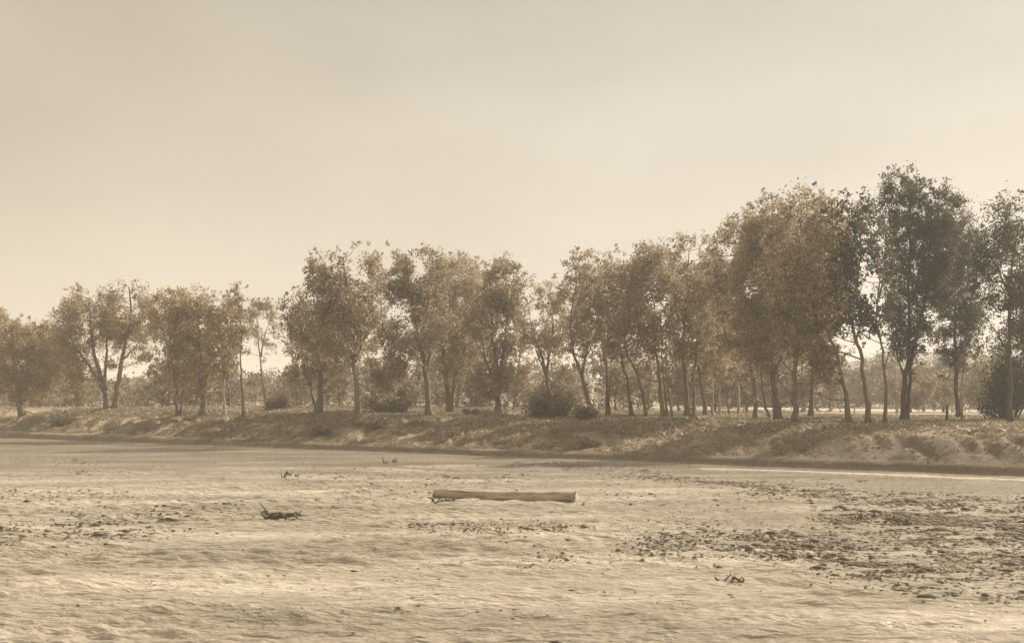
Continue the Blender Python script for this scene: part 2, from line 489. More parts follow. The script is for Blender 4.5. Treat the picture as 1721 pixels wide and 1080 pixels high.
# low hills on the skyline
def hill_z(x, y):
    px = x / y * FPX + 860.5
    e = np.interp(np.arctan2(x, y), np.arctan((np.array([-900, 0, 200, 480, 700, 900, 1150, 1400, 1460, 1500, 1550, 1600, 1650, 1800, 2600]) - 860.5) / FPX),
                  np.array([40, 38, 34, 40, 36, 40, 40, 52, 68, 76, 80, 76, 68, 60, 50]) / FPX)
    ridge = e * 900 + 6 * fbm(x * 0.012, y * 0.012, 61, 4) + 1.2 * fbm(x * 0.08, y * 0.08, 63, 3)
    r = np.hypot(x, y)
    return 2.0 + ridge * sstep(560, 880, r) * sstep(1500, 1000, r)
th = np.radians(np.linspace(-62, 62, 330)); rr = np.linspace(520, 1520, 60)
T, R_ = np.meshgrid(th, rr)
X, Y = R_ * np.sin(T), R_ * np.cos(T)
V = np.stack([X, Y, hill_z(X, Y)], -1).reshape(-1, 3)
i = np.arange(len(th) * len(rr)).reshape(len(rr), len(th))
F = np.stack([i[:-1, :-1], i[:-1, 1:], i[1:, 1:], i[1:, :-1]], -1).reshape(-1, 4)
hills = tag(mesh_obj('hills', V, F, M['hill'], smooth=True), kind='structure')

# ------------------------------------------------------------------ trees
def tree(label, px, py, crown, stems=None, w=9, dens=1.0, leaf='leaf_mid', bark='bark', cl=1.0, group=None,
         seed=None, Y=None, name='cottonwood_tree', size=0.215, cat='tree', depth=None, gap=0.0, lobes=None):
    """px,py foot of the trunk in the picture; crown = (left, right, top, bottom); stems = list of (width, [(x,y)...])"""
    seed = seed if seed is not None else int(px * 7 + py)
    rng = np.random.default_rng(seed)
    if Y is None: Y = solve_Y(px, py)
    x0 = at(px, Y); z0 = float(terrain(x0, Y)) - 0.1
    k = Y / FPX
    base = np.array([x0, Y, z0])
    root = empty(name, base, label, cat, group)
    l, r, tp, bt = crown
    lobes = lobes or [(l, r, tp, bt)]
    # clump centres
    C, Rr = [], []
    for (l, r, tp, bt) in lobes:
        grow = 0.085 * (r - l); l, r = l - grow, r + grow; bt = bt + 12
        cx, cz = at((l + r) / 2, Y), y_of((tp + bt) / 2, Y)
        rx, rz = (r - l) / 2 * k, (bt - tp) / 2 * k
        ry = depth if depth else min(rx * 0.8, 3.4)
        rc = 0.74 * cl * min(1.0, 0.45 + 0.13 * min(rx, rz))
        n = int(max(6, 1.0 * dens * (rx * rz * math.pi) / (rc * rc)))
        tries = 0; got = 0
        while got < n and tries < n * 30:
            tries += 1
            p = rng.uniform(-1, 1, 3)
            q = abs(p[0]) ** 2.3 + abs(p[1]) ** 2 + abs(p[2]) ** 2.3
            if q > 1.0: continue
            if q < 0.22 and rng.random() < 0.5: continue
            if vnoise(p[0] * rx * 0.55 + seed, p[2] * rz * 0.55 + p[1] * 0.5, seed % 97) < 0.30 + gap: continue
            narrow = 1 - 0.22 * max(0, -p[2]) - 0.12 * max(0, p[2])
            c = np.array([cx + p[0] * (rx - rc * 0.3) * narrow, Y + p[1] * ry, cz + p[2] * (rz - rc * 0.6)])
            C.append(c); Rr.append(rc * float(np.clip(rng.lognormal(-0.12, 0.33), 0.45, 1.7))); got += 1
        # thin hanging sprays below the crown
        for _ in range(int(2.2 * rx / 1.0)):
            C.append(np.array([cx + rng.uniform(-0.85, 0.85) * rx, Y + rng.uniform(-.7, .7) * ry, cz - rz * rng.uniform(0.75, 1.22)])); Rr.append(rc * rng.uniform(0.35, 0.7))
        # upright leafy tips along the top and flanks
        for _ in range(int(2 * rx / 0.75) + 3):
            a_ = rng.uniform(-0.15, math.pi + 0.15)
            rad_ = rng.uniform(0.93, 1.12)
            c = np.array([cx + math.cos(a_) * abs(math.cos(a_)) ** -0.12 * rx * 0.92 * rad_, Y + rng.uniform(-.5, .5) * ry, cz + math.sin(a_) * rz * 0.93 * rad_])
            C.append(c); Rr.append(rc * rng.uniform(0.38, 0.62))
    C, Rr = np.array(C), np.array(Rr)
    # stems
    if stems is None:
        cxp = (crown[0] + crown[1]) / 2
        stems = [(w, [(px, py), (px + (cxp - px) * 0.25 + rng.uniform(-3, 3), py - (py - crown[3]) * 0.6),
                      (px + (cxp - px) * 0.6, crown[3] - 10), (cxp + rng.uniform(-6, 6), crown[2] + 0.35 * (crown[3] - crown[2]) ),
                      (cxp + rng.uniform(-8, 8), crown[2] + 12)])]
    P, PR, tubes = [], [], []
    for si, (sw, pl) in enumerate(stems):
        pl = np.array([(x0 if (i == 0 and si == 0) else at(a, Y), Y + (0 if i == 0 else rng.uniform(-0.5, 0.5) * i * 0.5), y_of(b, Y)) for i, (a, b) in enumerate(pl)])
        if pl[0][2] > z0 - 0.3 and abs(pl[0][2] - z0) < 1.5: pl[0][2] = z0
        # subdivide with slight wander
        pts = []
        for a, b in zip(pl[:-1], pl[1:]):
            for t in np.linspace(0, 1, 5)[:-1]: pts.append(a + (b - a) * t)
        pts.append(pl[-1]); pts = np.array(pts)
        for _ in range(2):
            pts[1:-1] = 0.25 * pts[:-2] + 0.5 * pts[1:-1] + 0.25 * pts[2:]
        pts[2:-1] += rng.normal(0, 0.06, (len(pts) - 3, 3))
        tt = np.linspace(0, 1, len(pts))
        rad = sw * k * 0.5 * (1 - 0.86 * tt ** 0.8)
        rad[0] *= 1.45; rad[1] *= 1.12
        tb = Tubes(); tb.add(pts, rad, 8, seed + si, 0.12)
        tubes.append(tb)
        for j in range(2, len(pts)): P.append((pts[j], rad[j], si))
    Pp = np.array([p[0] for p in P])
    # limbs: every clump joins the nearest stem point or clump already joined
    NP = [p[0] for p in P]; NR = [p[1] for p in P]; NS = [p[2] for p in P]
    d0 = np.array([np.min(np.linalg.norm(Pp - c, axis=1)) for c in C])
    A = np.zeros((len(P) + len(C), 3)); A[:len(P)] = Pp; m_ = len(P)
    for ci in np.argsort(d0):
        c, rc = C[ci], Rr[ci]
        q = A[:m_]
        dz = c[2] - q[:, 2]; dh = np.hypot(*(c - q)[:, :2].T)
        cost = np.hypot(dz, dh) + np.where(dz < 0.3 * dh, 1.2 * (0.3 * dh - dz), 0) + rng.uniform(0, 0.5, m_)
        cost[len(P):] += 0.5
        j = int(np.argmin(cost)); a = A[j]; si = NS[j]
        d = c - a; L = np.linalg.norm(d)
        mid = a + d * 0.5 + np.array([0, 0, -0.06 * L]) + rng.normal(0, 0.06 * L, 3)
        r0 = min(NR[j] * 0.8, 0.02 + 0.016 * L); r1 = r0 * 0.6
        tubes[si].add([a, a + (mid - a) * 0.5, mid, c], [r0, r0 * 0.9, r0 * 0.78, r1], 5, seed)
        A[m_] = c; m_ += 1; NR.append(r1); NS.append(si)
        for _ in range(2):
            e = c + rng.normal(0, 0.6 * rc, 3) + np.array([0, 0, 0.3 * rc])
            tubes[si].add([c, (c + e) / 2 + rng.normal(0, 0.05, 3), e], [r1 * 0.6, r1 * 0.4, r1 * 0.15], 4, seed)
    for tb in tubes: tb.build('trunk', M[bark], root, base)
    # leaves
    cen, tone = [], []
    for c, rc in zip(C, Rr):
        nl = max(20, int(112 * (rc / 0.74) ** 2 * (0.24 / size) ** 1.75))
        nsub = max(3, int(7 * rc / 0.74))
        sub = rng.normal(0, 0.5, (nsub, 3)) * rc * np.array([1, 1, 1.1])
        pick = rng.integers(0, nsub, nl)
        cen.append(c + sub[pick] + rng.normal(0, 0.27, (nl, 3)) * rc)
        tn = rng.normal(0.31 + rng.normal(0, 0.12), 0.13, nl)
        tn[rng.random(nl) < 0.16] += 0.5
        tone.append(np.clip(tn, 0, 1))
    cen = np.concatenate(cen); tone = np.concatenate(tone)
    V, F = leaves(cen, size, rng)
    mesh_obj('crown', V - base, F, M[leaf], root, col=np.repeat(tone, 4))
    return root

G1 = 'cottonwoods in the left grove'
G2 = 'cottonwoods in the middle grove'
G3 = 'cottonwoods in the right grove'
Wm, Md, Gr, Pl = 'leaf_warm', 'leaf_mid', 'leaf_grey', 'leaf_pale'

# ---- left of the picture
tree('broad dense round tree at the far left end of the treeline', 40, 692, (-60, 112, 528, 668), w=16, leaf=Wm, dens=1.5, group=G1, Y=140)
tree('tree partly cut off by the left picture edge, beside the dense round tree', -40, 694, (-110, 30, 505, 640), w=14, leaf=Wm, dens=1.2, group=G1, Y=150)
tree('tree with domed crown leaning left, right of the dense round tree', 181, 688, (98, 205, 478, 645),
     [(13, [(181, 688), (176, 655), (162, 610), (150, 560), (148, 500)]), (7, [(179, 664), (150, 615), (122, 575), (112, 540)]), (7, [(176, 655), (178, 600), (182, 560), (184, 520)])], leaf=Wm, group=G1, dens=1.0, gap=.05)
tree('tall open tree with forked trunk against the sky, left of the first sky gap', 193, 688, (172, 258, 478, 610),
     [(12, [(194, 688), (199, 650), (203, 610), (212, 565), (218, 520), (222, 484)]), (5, [(203, 606), (220, 590), (236, 572)]), (5, [(210, 572), (228, 545), (240, 520)])], leaf=Wm, dens=0.85, gap=.06, group=G1)
tree('twin stemmed tree right of the first sky gap, crown hanging over the gap', 298, 699, (238, 330, 478, 655),
     [(6, [(296, 699), (297, 660), (290, 610), (285, 560), (282, 500)]), (5, [(303, 698), (309, 650), (314, 600), (318, 550), (310, 500)])], leaf=Wm, dens=1.05, group=G1, gap=.03)
tree('short thick trunked tree with dense crown right beside the twin stemmed tree', 342, 698, (292, 372, 476, 660),
     [(13, [(342, 698), (342, 660), (338, 600), (334, 550), (335, 500)]), (6, [(343, 655), (356, 600), (362, 550)])], leaf=Wm, dens=1.45, group=G1)
tree('slim tree with a pale trunk foot, left one of two pale footed trees', 378, 700, (345, 400, 486, 640), w=5, leaf=Wm, dens=1.1, bark='bark_pale', group=G1)
tree('slim tall tree with long straight trunk beside the second sky gap', 409, 700, (384, 420, 475, 585),
     [(5, [(409, 700), (407, 650), (405, 600), (404, 540), (402, 490)])], leaf=Wm, dens=0.8, bark='bark', group=G1)
tree('thin wispy tree with open crown standing in the second sky gap', 448, 684, (412, 470, 497, 592),
     [(5, [(448, 684), (444, 650), (438, 610), (436, 560), (432, 510)]), (3, [(438, 600), (446, 560), (456, 530)])], leaf=Md, dens=0.55, gap=.12, group=G1, Y=165)
# ---- middle grove
tree('tree with dark trunk forking wide in two, left end of the middle grove', 536, 694, (470, 580, 505, 645),
     [(12, [(537, 694), (537, 650), (540, 612), (528, 585), (515, 545), (500, 500)]), (8, [(540, 622), (552, 598), (566, 578), (572, 540), (566, 490)]), (5, [(532, 680), (522, 645), (512, 620)])], leaf=Md, dens=1.15, group=G2)
tree('tall tree with straight trunk standing lowest on the bank edge, before the middle grove', 598, 713, (512, 648, 410, 610),
     [(11, [(598, 713), (599, 660), (594, 600), (590, 550), (586, 490), (575, 430)]), (6, [(596, 608), (612, 570), (625, 520), (622, 460)]), (5, [(590, 560), (560, 500), (542, 440)])],
     leaf=Md, dens=1.15, group=G2, lobes=[(515, 560, 415, 500), (550, 645, 410, 560), (540, 640, 500, 600), (478, 570, 480, 585)])
tree('large tree with drooping dark foliage nearly touching the ground on its left side', 720, 698, (620, 745, 410, 650),
     [(12, [(721, 698), (719, 650), (712, 600), (700, 550), (690, 500), (684, 430)]), (6, [(716, 620), (730, 570), (735, 510)])], leaf=Md, dens=1.2, group=G2,
     lobes=[(632, 690, 412, 500), (680, 750, 412, 520), (625, 745, 480, 600), (620, 680, 560, 650)])
tree('tree whose trunk forks low in a narrow V, in the thick of the middle grove', 755, 695, (716, 812, 430, 640),
     [(10, [(755, 695), (752, 650), (748, 615), (742, 575), (745, 510), (760, 450)]), (8, [(757, 680), (762, 640), (772, 610), (786, 570), (790, 500)])], leaf=Md, dens=1.4, group=G2)
tree('slim dark trunked tree directly right of the low forked tree', 767, 692, (748, 830, 425, 620), w=7, leaf=Md, dens=1.0, group=G2, Y=150)
tree('many stemmed tree with rounded crown at the right end of the middle grove', 837, 700, (788, 882, 432, 665),
     [(11, [(837, 700), (836, 650), (832, 600), (826, 550), (824, 480)]), (6, [(837, 662), (843, 600), (852, 540), (850, 470)]), (6, [(834, 655), (818, 610), (806, 560)])], leaf=Md, dens=1.35, group=G2,
     lobes=[(788, 880, 470, 600), (812, 880, 432, 520), (795, 860, 600, 665)])
tree('small tree with short crown between the many stemmed tree and the big bush', 862, 696, (846, 895, 560, 660), w=5, leaf=Md, dens=0.9, group=G2, Y=140)
tree('lower tree with a fan of limbs rising out of the big bush', 922, 688, (876, 968, 474, 605),
     [(9, [(926, 688), (920, 640), (912, 600), (898, 570), (890, 530)]), (6, [(918, 628), (924, 590), (930, 550), (925, 500)]), (5, [(921, 640), (906, 600), (898, 580)])], leaf=Md, dens=0.95, group=G2, Y=130)
tree('tree with a long trunk leaning left behind the right side of the big bush', 1000, 694, (930, 1018, 418, 590),
     [(9, [(1000, 694), (985, 660), (975, 620), (962, 590), (958, 540), (970, 470)]), (5, [(978, 628), (985, 590), (1000, 560)])], leaf=Md, dens=0.85, gap=.05, group=G2, Y=110)
tree('tree with upright twin dark and pale trunk just right of the big bush', 1020, 692, (965, 1060, 412, 600),
     [(6, [(1019, 692), (1021, 650), (1018, 600), (1005, 540), (1005, 460)]), (4, [(1024, 692), (1025, 650), (1028, 600), (1035, 540)])], leaf=Md, dens=0.9, gap=.05, group=G2, Y=120)
tree('gently leaning slender tree, left one of the leaning pair beside the big bush', 1062, 692, (1010, 1075, 440, 600),
     [(7, [(1062, 692), (1056, 650), (1045, 600), (1038, 550), (1035, 480)])], leaf=Md, dens=0.95, group=G3, Y=118)
tree('tree with slender trunk leaning steeply left, right one of the leaning pair', 1088, 692, (1030, 1110, 420, 605),
     [(7, [(1089, 692), (1078, 650), (1064, 615), (1050, 590), (1052, 540), (1062, 460)])], leaf=Md, dens=1.0, group=G3, Y=112)
tree('three stemmed tree with trunks close together below a pointed crown', 1115, 693, (1050, 1138, 404, 600),
     [(8, [(1113, 693), (1108, 640), (1103, 595), (1098, 540), (1095, 440)]), (5, [(1122, 693), (1117, 650), (1112, 610), (1112, 550)]), (5, [(1131, 693), (1124, 650), (1118, 615), (1122, 540)])], leaf=Md, dens=1.15, group=G3, Y=108)
tree('tree with a stout upright trunk and wide ragged top right of the three stemmed tree', 1155, 692, (1110, 1215, 388, 600),
     [(10, [(1155, 692), (1153, 640), (1148, 590), (1150, 520), (1160, 420)]), (6, [(1166, 692), (1163, 640), (1170, 590), (1178, 520)])], leaf=Md, dens=1.15, gap=.04, group=G3, Y=112)
tree('tree with crooked trunk crossing a bright sky gap under the rising crowns', 1186, 691, (1140, 1240, 420, 620),
     [(8, [(1188, 691), (1182, 655), (1174, 620), (1164, 580), (1158, 530), (1170, 460)])], leaf=Md, dens=1.1, group=G3, Y=120)
slim = [(1197, 1.0, 'thin pale trunked tree at the left end of the row of thin trunks'),
        (1209, 0.9, 'second thin trunked tree of the row, directly right of the first'),
        (1225, 0.8, 'third and darkest thin trunked tree of the row'),
        (1241, 1.2, 'brightest pale trunked tree at the right end of the row of thin trunks')]
for i_, (sx, sw, lb) in enumerate(slim):
    tree(lb, sx, 692, (sx - 32, sx + 30, 440 + 12 * i_, 640), w=5 * sw, leaf=Md, dens=0.9, bark='bark_pale' if i_ != 2 else 'bark', group='thin trunked trees in a row', Y=122 + 3 * i_, name='slender_cottonwood')
# ---- right grove
tree('tree with pale curved foot left of the dark stout trunk in the right grove', 1269, 698, (1196, 1300, 345, 590),
     [(8, [(1270, 698), (1268, 655), (1262, 600), (1255, 540), (1240, 450), (1235, 370)])], leaf=Md, dens=1.25, group=G3, Y=105)
tree('tree with trunk slanting left across the foot of the stout dark trunk', 1296, 700, (1240, 1330, 360, 600),
     [(6, [(1297, 700), (1286, 675), (1279, 650), (1278, 590), (1285, 500), (1290, 400)])], leaf=Md, dens=1.1, group=G3, Y=101)
tree('tree with the stoutest dark trunk, below the highest dome of the right grove', 1308, 703, (1235, 1370, 322, 630),
     [(15, [(1308, 703), (1302, 660), (1300, 610), (1302, 550), (1300, 470), (1300, 370)]), (7, [(1301, 630), (1320, 580), (1335, 500)])], leaf=Md, dens=1.5, group=G3, Y=98)
tree('tall tree with straight trunk lit pale on its right side, centre of the right grove', 1336, 712, (1285, 1410, 316, 600),
     [(12, [(1336, 712), (1335, 660), (1335, 600), (1338, 530), (1345, 440), (1350, 350)]), (6, [(1335, 600), (1360, 540), (1380, 460)])], leaf=Md, dens=1.5, group=G3)
tree('tree half hidden behind the pale sided trunk, crown filling the top', 1362, 695, (1330, 1432, 320, 580), w=9, leaf=Md, dens=1.25, group=G3, Y=108)
tree('tree with pale trunk leaning left, left one of two parallel leaning trees', 1427, 712, (1345, 1435, 400, 640),
     [(11, [(1427, 712), (1421, 660), (1408, 600), (1392, 550), (1378, 500), (1370, 440)])], leaf=Md, bark='bark', dens=1.0, gap=.06, group=G3, lobes=[(1340, 1420, 400, 560), (1360, 1412, 540, 640)])
tree('tall tree forking high, right one of two parallel leaning trees', 1460, 712, (1380, 1475, 320, 545),
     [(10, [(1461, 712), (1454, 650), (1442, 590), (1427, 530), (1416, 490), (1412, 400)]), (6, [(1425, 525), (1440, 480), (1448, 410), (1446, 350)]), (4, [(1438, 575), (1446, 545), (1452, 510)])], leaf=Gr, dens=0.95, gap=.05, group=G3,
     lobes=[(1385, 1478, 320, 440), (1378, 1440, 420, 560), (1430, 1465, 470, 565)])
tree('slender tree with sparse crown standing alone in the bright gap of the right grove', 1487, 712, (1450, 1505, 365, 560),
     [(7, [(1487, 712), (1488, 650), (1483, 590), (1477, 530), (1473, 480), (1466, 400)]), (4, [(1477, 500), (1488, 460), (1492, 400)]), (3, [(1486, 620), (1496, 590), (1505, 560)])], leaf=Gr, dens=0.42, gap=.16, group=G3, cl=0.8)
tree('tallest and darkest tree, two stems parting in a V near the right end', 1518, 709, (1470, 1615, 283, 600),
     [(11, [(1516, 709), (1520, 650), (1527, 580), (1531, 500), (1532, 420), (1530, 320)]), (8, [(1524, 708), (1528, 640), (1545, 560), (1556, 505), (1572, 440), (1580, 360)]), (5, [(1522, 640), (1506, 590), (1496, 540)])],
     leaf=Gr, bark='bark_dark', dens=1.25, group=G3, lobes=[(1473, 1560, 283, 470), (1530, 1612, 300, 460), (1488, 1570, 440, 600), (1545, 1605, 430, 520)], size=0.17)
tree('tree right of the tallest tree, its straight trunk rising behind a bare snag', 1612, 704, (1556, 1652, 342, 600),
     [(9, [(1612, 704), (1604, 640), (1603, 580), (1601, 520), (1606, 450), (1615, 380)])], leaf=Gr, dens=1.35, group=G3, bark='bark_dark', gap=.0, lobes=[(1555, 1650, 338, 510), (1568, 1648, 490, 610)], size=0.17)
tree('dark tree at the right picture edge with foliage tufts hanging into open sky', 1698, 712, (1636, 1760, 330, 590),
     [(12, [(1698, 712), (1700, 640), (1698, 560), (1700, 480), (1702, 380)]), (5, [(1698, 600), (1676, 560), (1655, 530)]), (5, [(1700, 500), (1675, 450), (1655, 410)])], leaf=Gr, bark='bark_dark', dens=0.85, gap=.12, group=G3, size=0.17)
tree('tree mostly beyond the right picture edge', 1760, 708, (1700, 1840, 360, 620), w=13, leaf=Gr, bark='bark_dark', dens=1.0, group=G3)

# ---- second row: smaller trees some way behind, closing the gaps under the crowns
back = [(-60, 560, 90, 170), (70, 570, 80, 165), (130, 600, 60, 160), (255, 634, 44, 175), (285, 610, 50, 160), (330, 600, 70, 162), (385, 600, 46, 165),
        (500, 622, 60, 165), (570, 590, 60, 160), (625, 600, 56, 165), (690, 600, 66, 160), (735, 590, 70, 168), (790, 580, 60, 160), (812, 600, 50, 158),
        (868, 622, 50, 170), (905, 640, 50, 165), (955, 610, 60, 165), (1035, 570, 80, 160), (1090, 585, 80, 165), (1140, 560, 70, 158), (1200, 540, 80, 160),
        (1255, 560, 70, 158), (1300, 560, 70, 165), (1350, 560, 80, 160), (1395, 590, 60, 165), (1530, 610, 80, 160), (1585, 622, 60, 165), (1650, 600, 70, 160), (1740, 590, 90, 165)]
back_where = ['behind the tree cut off by the left edge', 'behind the broad dense round tree', 'left of the domed leaning tree trunk', 'in the first sky gap', 'behind the twin stemmed tree',
    'behind the short thick trunked tree', 'behind the two pale footed trees', 'left of the dark forked tree', 'between the dark forked trunk and the straight trunk', 'right of the straight trunk on the bank edge',
    'behind the drooping dark foliage', 'behind the low V forked trunk', 'just left of the many stemmed tree', 'behind the many stemmed tree', 'in the low sky gap right of the many stemmed tree',
    'behind the largest bush', 'behind the long left leaning trunk', 'behind the twin dark and pale trunk', 'behind the steeply leaning slender trunk', 'behind the three stemmed tree',
    'behind the thin pale trunks', 'left of the pale curved foot', 'behind the stoutest dark trunk', 'behind the pale sided straight trunk', 'behind the two parallel leaning trees',
    'behind the tallest dark tree', 'behind the straight dark trunk and the snag', 'behind the dark thicket', 'beyond the right picture edge']
for i_, (bx, bt_, bw, bY) in enumerate(back):
    tree('small pale tree standing back ' + back_where[i_], bx, 690, (bx - bw // 2, bx + bw // 2, bt_, 676), w=5, leaf='leaf_back',
         dens=0.8, group='small trees of the second row', Y=bY, name='young_cottonwood', size=0.34)

# ---- bushes
def bush(label, px, py, wd, ht, mat='bush', Y=None, name='bush', dens=1.0, size=0.22, group=None, cat='bush', twig=True):
    rng = np.random.default_rng(int(px * 3 + py))
    if Y is None: Y = solve_Y(px, py)
    k = Y / FPX; x0 = at(px, Y); z0 = float(terrain(x0, Y)) - 0.05
    base = np.array([x0, Y, z0])
    root = empty(name, base, label, cat, group)
    rx, rz = wd * k / 2, ht * k
    tb = Tubes(); cen = []
    nb = max(9, int(20 * dens * max(1, rx / 1.3)))
    for b in range(nb):
        a = rng.uniform(0, 2 * math.pi); q = math.sqrt(rng.random())
        hz = 0.25 + 1.1 * vnoise(math.cos(a) * q * 2.8 + px, q * 1.5, 3)
        q *= rng.uniform(0.8, 1.25)
        tip = base + np.array([math.cos(a) * q * rx, math.sin(a) * q * rx * 0.6, rz * hz * (1 - 0.4 * min(1, q * q)) * (rng.uniform(0.55, 1.0) if rng.random() < 0.85 else rng.uniform(1.1, 1.35))])
        root_p = base + (tip - base) * np.array([0.35, 0.35, 0])
        mid = (root_p + tip) / 2 + rng.normal(0, 0.08, 3)
        tb.add([root_p, mid, tip], [0.03, 0.02, 0.006], 4, b)
        n = int(55 * max(0.25, min(1.6, rz / 1.2)) * (0.22 / size) ** 1.3)
        t = rng.uniform(0.3, 1.1, n)[:, None]
        cen.append(root_p + (tip - root_p) * t + rng.normal(0, 1, (n, 3)) * min(0.26, 0.10 + 0.08 * rx))
    cen = np.concatenate(cen)
    cen[:, 2] = np.maximum(cen[:, 2], z0 + 0.08)
    tb.build('stems', M['bark'], root, base)
    V, F = leaves(cen, size, rng)
    mesh_obj('foliage', V - base, F, M[mat], root, col=np.repeat(np.clip(rng.normal(0.32, 0.2, len(cen)), 0, 1), 4))
    return root

bush('dark pointed bush between the second sky gap and the dark forked tree', 470, 690, 52, 36, dens=1.1)
bush('low dark spreading bush under the drooping foliage', 655, 690, 90, 38, Y=118, dens=1.2)
bush('largest rounded bush, in front of the fan limbed tree', 926, 704, 86, 54, dens=1.5)
bush('leafy lower bush touching the right side of the largest bush', 986, 706, 52, 34, dens=1.2)
bush('low shrub around the foot of the tall straight trunk on the bank edge', 632, 714, 82, 22, dens=1.0, size=0.18)
bush('small dark shrub between the drooping tree and the many stemmed tree', 798, 699, 46, 15, size=0.18)
bush('low shrub behind the many stemmed tree foot', 826, 702, 60, 12, size=0.17)
bush('round bush at the foot of the bank below the straight trunked tree', 541, 748, 34, 16, size=0.16)
bush('dark bush low on the bank at the far left', 112, 708, 58, 18, size=0.2)
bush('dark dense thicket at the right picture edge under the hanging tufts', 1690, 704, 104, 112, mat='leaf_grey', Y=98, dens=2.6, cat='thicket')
bush('brown scrub at the foot of the worn track on the bank', 992, 765, 44, 13, size=0.15)
for i_, (bx, by, bw, bh, lb) in enumerate([
        (760, 728, 30, 9, 'left tuft of the three low weeds on the bare bank slope'),
        (792, 736, 44, 13, 'tallest middle tuft of the three low weeds on the bare bank slope'),
        (846, 738, 50, 9, 'wide right tuft of the three low weeds on the bare bank slope'),
        (930, 722, 34, 8, 'small weed patch high on the bank left of the worn track'),
        (700, 712, 40, 9, 'weed patch at the bank edge below the drooping tree')]):
    bush(lb, bx, by, bw, bh, size=0.15, name='weed_clump', cat='weeds', group='weed clumps on the bank', mat='weed')

# ---- bare snag and stump
def snag():
    Y = 92.0; px, py = 1617, 706; k = Y / FPX
    x0 = at(px, Y); z0 = float(terrain(x0, Y)) - 0.1
    root = empty('dead_snag', (x0, Y, z0), 'small bare pale snag with crooked arms near the right end of the bank', 'dead tree')
    g = lambda a, b, d=0: np.array([at(a, Y), Y + d, y_of(b, Y)])
    tb = Tubes()
    p0 = np.array([x0, Y, z0])
    tb.add([p0, g(1616, 680), g(1614, 655), g(1618, 632), g(1626, 612)], [0.13, 0.1, 0.08, 0.055, 0.02], 7, 3, .2)
    tb.build('trunk', M['bark_pale'], root, p0)
    for pl in ([(1614, 655), (1604, 648), (1592, 650), (1584, 647)], [(1616, 645), (1626, 648), (1636, 654)], [(1619, 630), (1612, 618), (1607, 606)]):
        t2 = Tubes(); t2.add([g(a, b, 0.15 * i) for i, (a, b) in enumerate(pl)], np.linspace(0.06, 0.012, len(pl)), 5, 5)
        t2.build('branch', M['bark_pale'], root, p0)
snag()

# ---- fence on the terrace behind the right grove
def fence():
    pts = [(1250, 150.0), (1300, 147), (1365, 144), (1436, 141), (1507, 138), (1590, 135), (1672, 132), (1760, 129)]
    x0, Y0 = at(*pts[0]), pts[0][1]
    base = np.array([x0, Y0, float(terrain(x0, Y0))])
    root = empty('wire_fence', base, 'low wire fence of weathered posts on the flat behind the right grove', 'fence')
    tops = []
    for i, (px, Y) in enumerate(pts):
        x = at(px, Y); z = float(terrain(x, Y))
        tb = Tubes(); lean = RNG.normal(0, 0.04, 2)
        tb.add([(x, Y, z - 0.2), (x + lean[0] * .5, Y, z + 0.6), (x + lean[0], Y + lean[1], z + 1.3)], [0.09, 0.08, 0.07], 7, i, .15)
        tb.build('post', M['post'], root, base); tops.append(np.array([x, Y, z]))
    for h in (0.5, 0.85, 1.18):
        tb = Tubes()
        for a, b in zip(tops[:-1], tops[1:]):
            a1, b1 = a + [0, -0.09, h], b + [0, -0.09, h]; m = (a1 + b1) / 2 - [0, 0, 0.05]
            tb.add([a1, m, b1], [0.012] * 3, 4, 1)
        tb.build('wire', M['post'], root, base)
fence()
def stake(px, py, hpx, wpx, label, Y=None, mat='bark_pale'):
    if Y is None: Y = solve_Y(px, py)
    k = Y / FPX; x = at(px, Y); z = float(terrain(x, Y))
    tb = Tubes(); tb.add([(0, 0, -0.1), (0.03, 0, hpx * k * 0.5), (0.05, 0.02, hpx * k)], [wpx * k / 2 * 1.2, wpx * k / 2, wpx * k / 2 * .7], 7, int(px), .3)
    o = tb.build('wooden_stake', M[mat]); o.location = (x, Y, z); tag(o, label, 'stake')
stake(1389, 712, 13, 4, 'short pale stub on the bank edge between the pale sided trunk and the leaning trees')
stake(1591, 709, 30, 4, 'dark leaning stake left of the bare snag', mat='bark_dark')
stake(525, 692, 22, 2.5, 'thin pale stake left of the dark forked tree')
stake(878, 694, 16, 2, 'thin pale stake beside the largest bush')

# ---- woods behind the grove: one mass of scrub and saplings
def mass(name, n_clumps, xr, yr, hf, mat, size, per, seed, spread=1.0):
    rng = np.random.default_rng(seed); cen = []; tone = []
    for _ in range(n_clumps):
        Y = rng.uniform(*yr); px = rng.uniform(*xr)
        if name == 'scrub_woods' and px > 1060: Y = rng.uniform(222, 262)
        x = at(px, Y)
        h = hf(px, Y, rng); z0 = float(terrain(x, Y, False))
        zc = z0 + h * rng.uniform(0.05, 1.0)
        r = rng.uniform(0.8, 1.7) * spread
        p = np.array([x, Y, zc]) + rng.normal(0, 0.5, (per, 3)) * r * np.array([1, 1, 0.85])
        p[:, 2] = np.maximum(p[:, 2], z0 + 0.1)
        cen.append(p); tone.append(np.clip(rng.normal(0.42 + rng.normal(0, .22), 0.2, per), 0, 1))
    cen = np.concatenate(cen); V, F = leaves(cen, size, rng)
    return mesh_obj(name, V, F, M[mat], col=np.repeat(np.concatenate(tone), 4))
def h_far(px, Y, rng):
    top = np.interp(px, [-100, 60, 150, 230, 300, 430, 470, 560, 700, 850, 890, 1000, 1200, 1400, 1500, 1650, 1850],
                    [630, 640, 640, 640, 620, 634, 630, 615, 610, 622, 628, 615, 612, 610, 612, 612, 610])
    top = top + 26 * float(fbm(px * 0.022, Y * 0.05, 77, 3)) + 4
    return max(2.0, y_of(top, Y) - 2.8)
tag(mass('scrub_woods', 2000, (-160, 1880), (172, 250), h_far, 'scrub', 0.42, 70, 11), 'continuous belt of pale scrub and saplings behind the groves', 'woods', kind='stuff')
